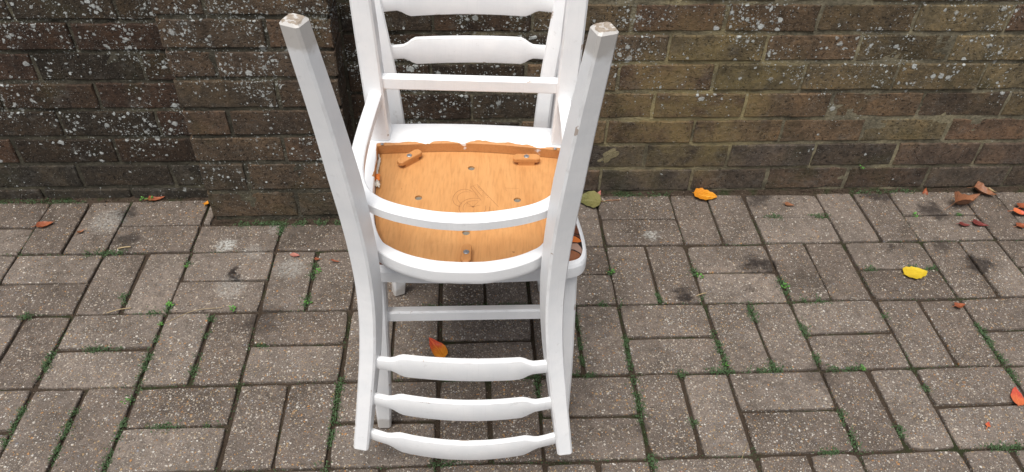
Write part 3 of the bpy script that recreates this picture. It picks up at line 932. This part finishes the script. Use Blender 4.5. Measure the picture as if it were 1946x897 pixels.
def build_chair(name):
    root = empty(name)
    mats = [M_PAINT, M_EDGE]
    # rear legs running up into the curved back posts
    ctrl = [(0.174, 0.028, 0.0), (0.1600, 0.0125, 0.15), (0.1480, 0.003, 0.30), (0.1430, 0.0, 0.411), (0.1440, 0.0035, 0.50), (0.1520, 0.0145, 0.60), (0.1675, 0.034, 0.715), (0.184, 0.057, 0.831)]
    sm = catmull(ctrl, 5)
    for s in (-1, 1):
        path = []
        for p in sm:
            t = p.z / 0.831
            W_ = [(0.0, .0131), (.10, .0146), (.25, .0170), (.411, .0162), (.55, .0151), (.84, .0138)]
            hw = next(a[1] + (b[1] - a[1]) * (p.z - a[0]) / (b[0] - a[0]) for a, b in zip(W_, W_[1:]) if p.z <= b[0])
            turn = R(22) if t < .55 else R(22 - 13 * (t - .55) / .45)
            path.append((s * p.x, p.y, p.z, hw, hw, s * -turn))
        sweep_post('back_post', rounded_ends(path), mats, root)
    # tapered front legs
    for s in (-1, 1):
        path = [(s * 0.168, -0.343, 0.0, 0.0128, 0.0128, 0)]
        path[0] = (s * 0.177, -0.343, 0.0, 0.0128, 0.0128, 0)
        for k in range(1, 9):
            t = k / 8
            w = 0.0128 + 0.0046 * min(1.0, t / 0.42) ** 0.8
            path.append((s * (0.177 - 0.015 * t), -0.343 + 0.023 * t, (HS + .002) * t, w, w, 0))
        sweep_post('front_leg', rounded_ends(path), mats, root)
    # bentwood seat ring
    o, i_ = mirror_loop(OUT), mirror_loop(INN)
    secs = []
    prof = [(0.0, 0.0018), (0.05, 0.0), (0.16, 0.0), (0.34, 0.0), (0.94, 0.0), (1.0, 0.0020), (1.0, 0.0175), (0.985, 0.0225), (0.93, 0.0270), (0.82, TH), (0.12, TH), (0.0, TH - 0.003)]
    attr = [1.0, 0.93, 0.80, 0.5, 0.1, 0, 0, 0, 0, 0, 0.5, 1.0]
    for a, b in zip(i_, o):
        secs.append([Vector((a.x + (b.x - a.x) * u, a.y + (b.y - a.y) * u, HS + z)) for u, z in prof])
    ring = flat_sharp(fix_normals(loft('seat_ring', secs, [M_RING], root, attr=attr)), 24)
    # plywood panel with vent holes, let into the ring
    bm = bmesh.new()
    zp = HS + 0.020
    hole_c = [(0.004, -0.257), (-0.081, -0.173), (0.086, -0.174), (0.004, -0.090)]
    loopP = []
    cen = Vector((0, -.15, 0))
    for p in i_:
        d = (p - cen)
        q = p - d.normalized() * 0.0012
        loopP.append((q.x, q.y))
    loops = [loopP] + [[(cx + .0062 * math.cos(k / 16 * 6.2832), cy + .0062 * math.sin(k / 16 * 6.2832)) for k in range(16)] for cx, cy in hole_c]
    edges = []
    for lp in loops:
        vs_ = [bm.verts.new((x, y, zp)) for x, y in lp]
        edges += [bm.edges.new((vs_[k], vs_[(k + 1) % len(vs_)])) for k in range(len(vs_))]
    bmesh.ops.triangle_fill(bm, use_beauty=True, use_dissolve=False, edges=edges)
    ext = bmesh.ops.extrude_face_region(bm, geom=bm.faces[:])
    for v in [g for g in ext['geom'] if isinstance(g, bmesh.types.BMVert)]:
        v.co.z += 0.007
    bmesh.ops.recalc_face_normals(bm, faces=bm.faces[:])
    me = bpy.data.meshes.new('seat_panel')
    bm.to_mesh(me); bm.free()
    me.materials.append(M_WOOD)
    panel = link(bpy.data.objects.new('seat_panel', me), root)
    for cx, cy in hole_c:
        V = [(cx + .0063 * math.cos(k / 16 * 6.2832), cy + .0063 * math.sin(k / 16 * 6.2832), zp + .0035) for k in range(16)]
        V += [(x, y, zp + .006) for x, y, z in V]
        mesh_obj('felt_plug', V, [tuple(range(15, -1, -1)), tuple(range(16, 32))] + [(k, (k + 1) % 16, 16 + (k + 1) % 16, 16 + k) for k in range(16)], M_FOAM, panel, smooth=False)
    # pressed maker's stamp: hook shape, double circle and a slanting bar
    V, F = [], []
    zz = zp - 0.0002
    hook = catmull([(p[0], p[1], 0) for p in [(.009, -.192), (.002, -.197), (-.005, -.1985), (-.013, -.195), (-.019, -.188), (-.0225, -.178), (-.0225, -.168), (-.018, -.158), (-.009, -.152)]], 4)
    ribbon(V, F, [(p.x, p.y) for p in hook], .0011, zz)
    hook2 = catmull([(p[0], p[1], 0) for p in [(.005, -.191), (-.004, -.1915), (-.011, -.187), (-.015, -.180), (-.015, -.172), (-.012, -.165), (-.007, -.161)]], 4)
    ribbon(V, F, [(p.x, p.y) for p in hook2], .0008, zz)
    ribbon(V, F, arc(.0145, -.150, .0255, 150, 285), .0011, zz)
    ribbon(V, F, arc(.0145, -.150, .0255, 350, 500), .0011, zz)
    ribbon(V, F, arc(.0145, -.150, .0190, 160, 290), .0009, zz)
    ribbon(V, F, arc(.0145, -.150, .0190, 340, 500), .0009, zz)
    for pts in ([(.001, -.163), (.012, -.153)], [(.012, -.153), (.020, -.166)], [(.012, -.153), (.023, -.158)], [(.003, -.155), (.012, -.153)]):
        ribbon(V, F, pts, .0008, zz)
    ribbon(V, F, arc(.012, -.153, .0012, 0, 360, 8), .0010, zz)
    for pts in ([(.005, -.205), (.016, -.212), (.055, -.154)], [(.005, -.205), (.025, -.170)], [(.0095, -.2075), (.026, -.180)]):
        ribbon(V, F, pts, .0009, zz)
    for k in range(10):                                    # faint worn strokes along the bar
        t = k / 10
        x, y = .0165 + t * .020, -.207 + t * .031
        ribbon(V, F, [(x, y), (x + .0022, y - .0012 + (.0018 if k % 3 == 0 else 0))], .0006, zz)
        if k % 2: ribbon(V, F, [(x, y), (x + .0012, y + .0022)], .0005, zz)
    for pts in ([(.065, -.207), (.067, -.196)], [(.066, -.204), (.088, -.204)]):
        ribbon(V, F, pts, .0005, zz)
    mesh_obj('pressed_stamp', V, F, M_BURN, panel, smooth=False)
    # turn buttons that hold the panel
    toggle((-0.106, -0.269, HS + 0.0135), R(-45), 0.050, root)
    toggle((0.101, -0.2755, HS + 0.0135), R(-2), 0.048, root)
    toggle((0.008, -0.030, HS + 0.0135), R(90), 0.040, root)
    # screws in the front corners of the rail
    for x in (-.157, .152):
        lathe_disc('screw', (x, -.2935, HS - 0.0004), .003, .0009, M_STEEL, root)
    # printed cover, domed over the panel
    secs = []
    cl = [b + (a - b).normalized() * 0.0115 for a, b in zip(i_, o)]
    steps = [(1.0, TH - .004), (1.0, TH + .0008), (0.985, TH + .004), (0.95, TH + .008), (0.85, TH + .012), (0.65, TH + .015), (0.4, TH + .0165), (0.15, TH + .017)]
    V, F = [], []
    n = len(i_)
    for f, zc in steps:
        for p in cl:
            q = cen + (p - cen) * f
            V.append((q.x, q.y, HS + zc))
    for k in range(len(steps) - 1):
        for a in range(n):
            b = (a + 1) % n
            F.append((k * n + a, k * n + b, k * n + n + b, k * n + n + a))
    F.append(tuple((len(steps) - 1) * n + a for a in range(n)))
    F.append(tuple(range(n - 1, -1, -1)))
    fix_normals(mesh_obj('seat_cover', V, F, M_FABRIC, root))
    # bent hoop stretcher between the four legs
    half = [(0, .003), (.038, .0), (.087, -.012), (.123, -.029), (.1465, -.054), (.1605, -.096), (.1655, -.15), (.1655, -.22), (.1625, -.309)]
    hc = catmull([(x, y, 0) for x, y in half], 6)
    line = [Vector((-p.x, p.y, 0)) for p in hc[:0:-1]] + hc
    secs = []
    for k, p in enumerate(line):
        d = (line[min(k + 1, len(line) - 1)] - line[max(k - 1, 0)]).normalized()
        s = Vector((-d.y, d.x, 0))
        a, h, c = 0.0112, 0.0185, .0022
        secs.append([Vector((p.x + s.x * u, p.y + s.y * u, 0.314 + v)) for u, v in ((a - c, 0), (a, c), (a, h - c), (a - c, h), (-a + c, h), (-a, h - c), (-a, c), (-a + c, 0))])
    flat_sharp(fix_normals(loft('hoop_stretcher', secs, [M_PAINT], root, closed=False)), 30)
    # straight stretcher between the front legs
    bar_mesh('front_stretcher', (-0.152, -0.325, 0.300), (0.152, -0.325, 0.300), 0.0085, 0.0125, root)
    # three back slats
    slat_mesh('slat', 0.628, 0.013, 0.149, 0.022, root)
    slat_mesh('slat', 0.714, 0.022, 0.159, 0.035, root)
    slat_mesh('slat', 0.802, 0.031, 0.169, 0.050, root)
    return root

lower = build_chair('chair')
lower.location = (0.905, -0.392, 0)
lower.rotation_euler = (0, 0, -0.004)
tag(lower, 'white painted wooden chair standing upright, brown printed seat cover, under the upturned chair', 'chair', 'two white chairs stacked seat to seat')

upper = lower.copy()
upper.name = 'chair.001'
col.objects.link(upper)
def copy_children(src, dst):
    for ch in list(src.children):
        c = ch.copy()
        col.objects.link(c)
        c.parent = dst
        copy_children(ch, c)
copy_children(lower, upper)
tag(upper, 'upturned white painted wooden chair with bare plywood seat underside, resting on the upright chair', 'chair', 'two white chairs stacked seat to seat')
mw = Matrix.Translation((0.8845, -0.830, 0.921)) @ Matrix.Rotation(-0.063, 4, 'Z') @ Matrix.Rotation(0.041, 4, 'X') @ Matrix.Rotation(-0.002, 4, 'Y') @ Matrix.Rotation(math.pi, 4, 'X')
upper.rotation_mode = 'XYZ'
upper.location = mw.to_translation()
upper.rotation_euler = mw.to_euler('XYZ')

# torn remains of the old cover, caught between panel and rail of the upturned chair
def torn_cloth(path, w, mat, seed, label):
    rnd = random.Random(seed)
    V, F = [], []
    P = catmull(path, 4)
    for k, p in enumerate(P):
        a = w * (0.5 + 0.5 * rnd.random())
        V += [p + Vector((-a * .5, rnd.uniform(-.002, .002), rnd.uniform(-.001, .002))), p + Vector((0, 0, -rnd.uniform(.001, .004))), p + Vector((a * .5, rnd.uniform(-.003, .003), rnd.uniform(-.001, .003)))]
    for k in range(len(P) - 1):
        b = 3 * k
        F += [(b, b + 1, b + 4, b + 3), (b + 1, b + 2, b + 5, b + 4)]
    o = mesh_obj('torn_cloth', V, F, mat, upper)
    o['label'] = label
torn_cloth([(-.163, -.282, .426), (-.1605, -.272, .427), (-.1605, -.256, .427), (-.1600, -.238, .427), (-.158, -.222, .427)], .006, M_FRAY, 3, 'frayed white cloth edge')
torn_cloth([(-.1575, -.224, .424), (-.1565, -.216, .423), (-.1555, -.207, .424)], .012, M_ORANGE, 4, 'torn scrap of orange printed cloth')
torn_cloth([(-.155, -.206, .424), (-.154, -.200, .424), (-.152, -.193, .426)], .010, M_FRAY, 5, 'frayed white cloth edge')
torn_cloth([(-.127, -.056, .426), (-.118, -.048, .425), (-.110, -.039, .425), (-.098, -.031, .425), (-.087, -.0245, .426)], .0045, M_FRAY, 6, 'frayed white cloth edge')

# ------------------------------------------------------------------ fallen leaves
def leaf_material(name, tip, base, vein, blotch=(0.10, 0.04, 0.02), amt=0.25):
    T = NT(name)
    ob = T.obj()
    x, y, z = T.sep(ob)[0:3]
    t = T.n('Attribute', attribute_name='along').outputs['Fac']
    s = T.n('Attribute', attribute_name='across').outputs['Fac']
    c = T.mix(T.map(T.m('ADD', t, T.m('MULTIPLY_ADD', T.noise(ob, 60.0, 3.0), 0.5, -0.25)), 0.2, 0.75), base, tip)
    c = T.mix(T.m('MULTIPLY', T.map(T.noise(ob, 110.0, 4.0, 0.6), 0.52, 0.68), amt), c, blotch)
    mid = T.map(T.m('ABSOLUTE', s), 0.0, 0.09, 1.0, 0.0)
    ph = T.m('FRACT', T.m('ADD', T.m('MULTIPLY', t, 7.0), T.m('MULTIPLY', T.m('ABSOLUTE', s), -2.2)))
    sv = T.m('MULTIPLY', T.map(T.m('ABSOLUTE', T.m('SUBTRACT', ph, 0.5)), 0.0, 0.14, 1.0, 0.0), 0.55)
    v = T.m('MAXIMUM', mid, sv)
    c = T.mix(T.m('MULTIPLY', v, 0.55), c, vein)
    T.out(c, 0.45, T.m('SUBTRACT', T.noise(ob, 160.0, 2.0), v), 0.0008, 0.7, 0.4)
    return T.mat

def leaf(x, y, ln, wd, az, mat, label, cat='leaf', curl=0.10, lift=0.12, lobes=0.0, shape=0.45, z=0.0035, tilt=0.0, roll=0.0, group=None, seed=0, stem=0.25, blunt=0.85):
    rnd = random.Random(seed + int(1000 * x))
    nu, nv = 18, 8
    V, A, B, F = [], [], [], []
    for i in range(nu + 1):
        t = i / nu
        prof = (math.sin(math.pi * t ** shape)) ** blunt if 0 < t < 1 else 0.0
        ser = 1 + lobes * math.sin(t * 26 + rnd.uniform(-.5, .5)) + 0.06 * nz(t * 8, seed)
        w = max(0.0004, wd / 2 * prof * ser)
        for j in range(nv + 1):
            s = -1 + 2 * j / nv
            zz = abs(s) * w * lift + curl * ln * ((t - .5) ** 2 * 1.6 + s * s * .25 * prof) + nz(t * 5 + seed, s * 2.0) * ln * .035
            V.append(Vector(((t - .5) * ln, s * w + nz(t * 3, seed, 4) * ln * .05, zz)))
            A.append(t); B.append(s)
    W = nv + 1
    for i in range(nu):
        for j in range(nv):
            a = i * W + j
            F.append((a, a + 1, a + W + 1, a + W))
    b = len(V)                                              # leaf stalk
    for k in range(5):
        t = k / 4
        for q in ((0, .0007), (.0007, 0), (0, -.0007), (-.0007, 0)):
            V.append(Vector((-ln / 2 - t * ln * stem, q[0] + t * t * ln * .05, curl * ln * .4 * (1 - t) + q[1] + .001)))
            A.append(0.0); B.append(0.0)
    for k in range(4):
        for q in range(4):
            F.append((b + k * 4 + q, b + k * 4 + (q + 1) % 4, b + k * 4 + 4 + (q + 1) % 4, b + k * 4 + 4 + q))
    low = min(v.z for v in V)
    for v in V: v.z -= low
    o = mesh_obj('fallen_leaf', V, F, mat)
    for nm, dat in (('along', A), ('across', B)):
        at = o.data.attributes.new(nm, 'FLOAT', 'POINT')
        at.data.foreach_set('value', dat)
    o.location = (x, y, z)
    o.rotation_euler = (roll, -tilt, az)
    return tag(o, label, cat, group or 'fallen autumn leaves')

LM_olive = leaf_material('olive_leaf', (0.15, 0.15, 0.055), (0.20, 0.185, 0.07), (0.27, 0.25, 0.11), (0.08, 0.06, 0.02), 0.4)
LM_amber = leaf_material('amber_leaf', (0.62, 0.25, 0.016), (0.55, 0.20, 0.014), (0.86, 0.45, 0.05), (0.30, 0.08, 0.01), 0.35)
LM_yellow = leaf_material('yellow_leaf', (0.58, 0.42, 0.025), (0.54, 0.38, 0.025), (0.62, 0.40, 0.02), (0.45, 0.25, 0.02), 0.15)
LM_flame = leaf_material('flame_leaf', (0.55, 0.065, 0.030), (0.66, 0.23, 0.014), (0.86, 0.30, 0.04), (0.55, 0.05, 0.02), 0.12)
LM_red = leaf_material('red_leaf', (0.48, 0.070, 0.045), (0.54, 0.13, 0.045), (0.70, 0.22, 0.08), (0.35, 0.03, 0.02), 0.2)
LM_brown = leaf_material('brown_leaf', (0.27, 0.115, 0.055), (0.21, 0.085, 0.040), (0.34, 0.17, 0.08), (0.09, 0.035, 0.02), 0.5)
LM_rust = leaf_material('rust_leaf', (0.30, 0.085, 0.033), (0.22, 0.060, 0.027), (0.45, 0.17, 0.07), (0.13, 0.03, 0.015), 0.4)
LM_maroon = leaf_material('maroon_leaf', (0.17, 0.030, 0.026), (0.12, 0.025, 0.02), (0.25, 0.06, 0.05), (0.05, 0.015, 0.012), 0.4)
LM_pink = leaf_material('pink_leaf', (0.42, 0.15, 0.12), (0.38, 0.16, 0.12), (0.60, 0.28, 0.22), (0.35, 0.08, 0.06), 0.3)
LM_straw = leaf_material('straw', (0.36, 0.27, 0.14), (0.30, 0.20, 0.10), (0.45, 0.36, 0.20), (0.2, 0.12, 0.06), 0.3)

LEAVES = [
    (1.227, -0.026, 0.070, 0.072, R(170), LM_olive, 'broad olive green leaf lying by the wall beside the chair', dict(curl=.12, shape=.62, seed=1, lobes=.03)),
    (1.262, 0.006, 0.018, 0.012, R(60), LM_pink, 'small pinkish leaf scrap poking up behind the olive leaf', dict(curl=.3, seed=2, tilt=.5)),
    (1.555, -0.012, 0.064, 0.050, R(-18), LM_amber, 'bright amber orange leaf at the foot of the wall', dict(curl=.12, shape=.62, lobes=.09, seed=3, blunt=.6, stem=.06)),
    (2.008, -0.334, 0.064, 0.044, R(8), LM_yellow, 'clear yellow leaf with notched edge lying on a paver', dict(curl=.10, shape=.66, lobes=.07, seed=4, blunt=.65, stem=.04)),
    (0.826, -0.540, 0.068, 0.034, R(122), LM_flame, 'flame red and orange leaf on the paving under the chairs', dict(curl=.10, shape=.58, seed=5, z=.002, stem=.02)),
    (2.056, -0.712, 0.052, 0.027, R(68), LM_red, 'red orange oval leaf bridging a joint in the open paving', dict(curl=.10, shape=.62, seed=6, stem=.03)),
    (1.957, -0.779, 0.015, 0.010, R(50), LM_red, 'tiny scarlet leaf scrap on a paver', dict(curl=.2, seed=7, stem=.5)),
    (2.272, -0.064, 0.098, 0.042, R(22), LM_brown, 'long curled brown leaf near the wall, edges rolled up', dict(curl=.55, lift=.9, seed=8, lobes=.06)),
    (2.352, -0.018, 0.060, 0.042, R(-35), LM_brown, 'crumpled brown leaf leaning against the wall foot', dict(curl=.5, lift=.5, seed=9, lobes=.08)),
    (2.384, -0.003, 0.024, 0.009, R(-50), LM_straw, 'small tan leaf sliver beside the crumpled brown leaf', dict(curl=.3, seed=10)),
    (2.228, -0.152, 0.030, 0.017, R(-10), LM_maroon, 'small dark maroon leaf, folded, on the paving', dict(curl=.3, seed=11)),
    (2.272, -0.150, 0.040, 0.024, R(-25), LM_maroon, 'larger dark red leaf next to the small maroon leaf', dict(curl=.2, seed=12)),
    (2.412, -0.109, 0.050, 0.026, R(-15), LM_red, 'bright red leaf with pale curled rim among brown ones', dict(curl=.35, seed=13)),
    (2.436, -0.076, 0.045, 0.028, R(25), LM_rust, 'rust brown leaf behind the bright red curled leaf', dict(curl=.3, seed=14)),
    (2.384, -0.158, 0.038, 0.022, R(15), LM_rust, 'rust coloured leaf in front of the bright red curled leaf', dict(curl=.3, seed=15)),
    (2.066, -0.446, 0.030, 0.018, R(12), LM_rust, 'small tan brown leaf sitting on a mossy joint', dict(curl=.25, seed=16)),
    (-0.184, -0.100, 0.041, 0.025, R(22), LM_rust, 'orange brown oval leaf lying across a joint', dict(curl=.2, shape=.6, seed=17, z=.004)),
    (0.066, 0.002, 0.042, 0.024, R(14), LM_rust, 'red brown leaf tucked against the wall foot near the pier', dict(curl=.3, seed=18)),
    (-0.083, -0.129, 0.020, 0.010, R(50), LM_brown, 'little dark brown curled leaf scrap on a paver', dict(curl=.5, seed=19)),
    (0.468, -0.230, 0.026, 0.013, R(-14), LM_pink, 'small pink red leaf scrap on a paver in front of the pier', dict(curl=.1, shape=.7, seed=20, stem=.02)),
    (0.525, -0.246, 0.013, 0.010, R(0), LM_rust, 'tiny rust leaf crumb lying in a joint', dict(curl=.2, seed=21, stem=.1)),
    (0.572, -0.256, 0.024, 0.006, R(-12), LM_rust, 'thin rust coloured leaf sliver beside the chair leg', dict(curl=.4, seed=22)),
    (0.202, -0.020, 0.018, 0.015, R(80), LM_amber, 'small ochre leaf tuft caught at the corner of the pier', dict(curl=.5, seed=23)),
    (2.188, -0.004, 0.022, 0.015, R(70), LM_rust, 'small dry leaf standing upright at the wall foot', dict(curl=.5, seed=24, tilt=.7)),
    (1.780, -0.055, 0.026, 0.016, R(-20), LM_brown, 'small tan leaf fragment on a paver near the wall', dict(curl=.1, seed=25)),
    (1.310, -0.880, 0.036, 0.026, R(5), LM_pink, 'pale pink leaf on the open paving', dict(curl=.2, seed=26)),
]
for (x, y, ln, wd, az, mt, lab, kw) in LEAVES:
    leaf(x, y, ln, wd, az, mt, lab, **kw)

def straw(pts, r, label, mat=LM_straw):
    P = catmull([(p[0], p[1], p[2]) for p in pts], 4)
    V, F = [], []
    for p in P:
        for k in range(5):
            V.append((p.x, p.y + r * math.cos(k * 1.2566), p.z + r * math.sin(k * 1.2566)))
    for k in range(len(P) - 1):
        for q in range(5):
            F.append((k * 5 + q, k * 5 + (q + 1) % 5, k * 5 + 5 + (q + 1) % 5, k * 5 + 5 + q))
    o = mesh_obj('twig', V, F, mat)
    return tag(o, label, 'twig', 'twigs and straws on the paving')
straw([(1.262, -0.030, .003), (1.285, -0.027, .004), (1.318, -0.024, .003)], .0011, 'thin dark twig beside the olive green leaf', LM_brown)
straw([(0.028, -0.196, .004), (0.045, -0.192, .005), (0.058, -0.190, .004)], .0016, 'short pale straw on the dark stained paver')
straw([(1.440, -0.396, .003), (1.455, -0.392, .006), (1.466, -0.388, .004)], .0012, 'pale bit of straw at a stained paving joint')
straw([(1.425, -0.842, .003), (1.437, -0.822, .009), (1.447, -0.806, .004)], .0009, 'dry grass stalk across a joint in the open paving')
straw([(0.075, -0.415, .003), (0.10, -0.408, .006), (0.125, -0.400, .003)], .0010, 'curved dry grass stalk on mossy joint')
straw([(0.215, -0.450, .003), (0.27, -0.415, .005), (0.33, -0.405, .003)], .0006, 'long hair thin straw across two pavers')

# ------------------------------------------------------------------ soil crumbs and grit along the wall foot and the joints (stuff)
cV, cF = [], []
def crumb(x, y, z, r):
    b = len(cV)
    a0 = random.uniform(0, 6.28)
    for k in range(4):
        a = a0 + k * 1.5708 + random.uniform(-.4, .4)
        cV.append((x + r * math.cos(a), y + r * math.sin(a) * random.uniform(.5, 1), z + r * random.uniform(-.2, .2)))
    cV.append((x, y, z + r * random.uniform(.5, .9)))
    cV.append((x, y, z - r * .5))
    for k in range(4):
        cF.append((b + k, b + (k + 1) % 4, b + 4))
        cF.append((b + (k + 1) % 4, b + k, b + 5))
for _ in range(2600):
    x = random.uniform(-.9, 2.9)
    base = PIER_Y - .001 if PX0 < x < PX1 else 0.013
    if nz(x * 4, 3.3) < -.15 and random.random() < .7: continue
    crumb(x, base - abs(random.gauss(0, .011)), random.uniform(-.001, .004), random.uniform(.0007, .0036))
for _ in range(1900):
    x, y = random.uniform(-.5, 2.5), random.uniform(-.95, 0)
    if random.random() < .6: x = round(x / MOD) * MOD + random.gauss(0, .007)
    else: y = round(y / (MOD / 2)) * MOD / 2 + random.gauss(0, .007)
    crumb(x, min(y, 0), random.uniform(-.003, .0016), random.uniform(.0005, .0021))
for sx, sy, sz_, sr, sa in STAINS:
    for _ in range(int(700 * sr)):
        crumb(sx + random.gauss(0, sr * .4), min(.008, sy + random.gauss(0, sr * .3)), .0006, random.uniform(.0005, .0017))
tag(mesh_obj('soil_crumbs', cV, cF, M_SOIL, smooth=False), 'dark soil crumbs and grit scattered along wall foot and joints', 'soil', kind='stuff')
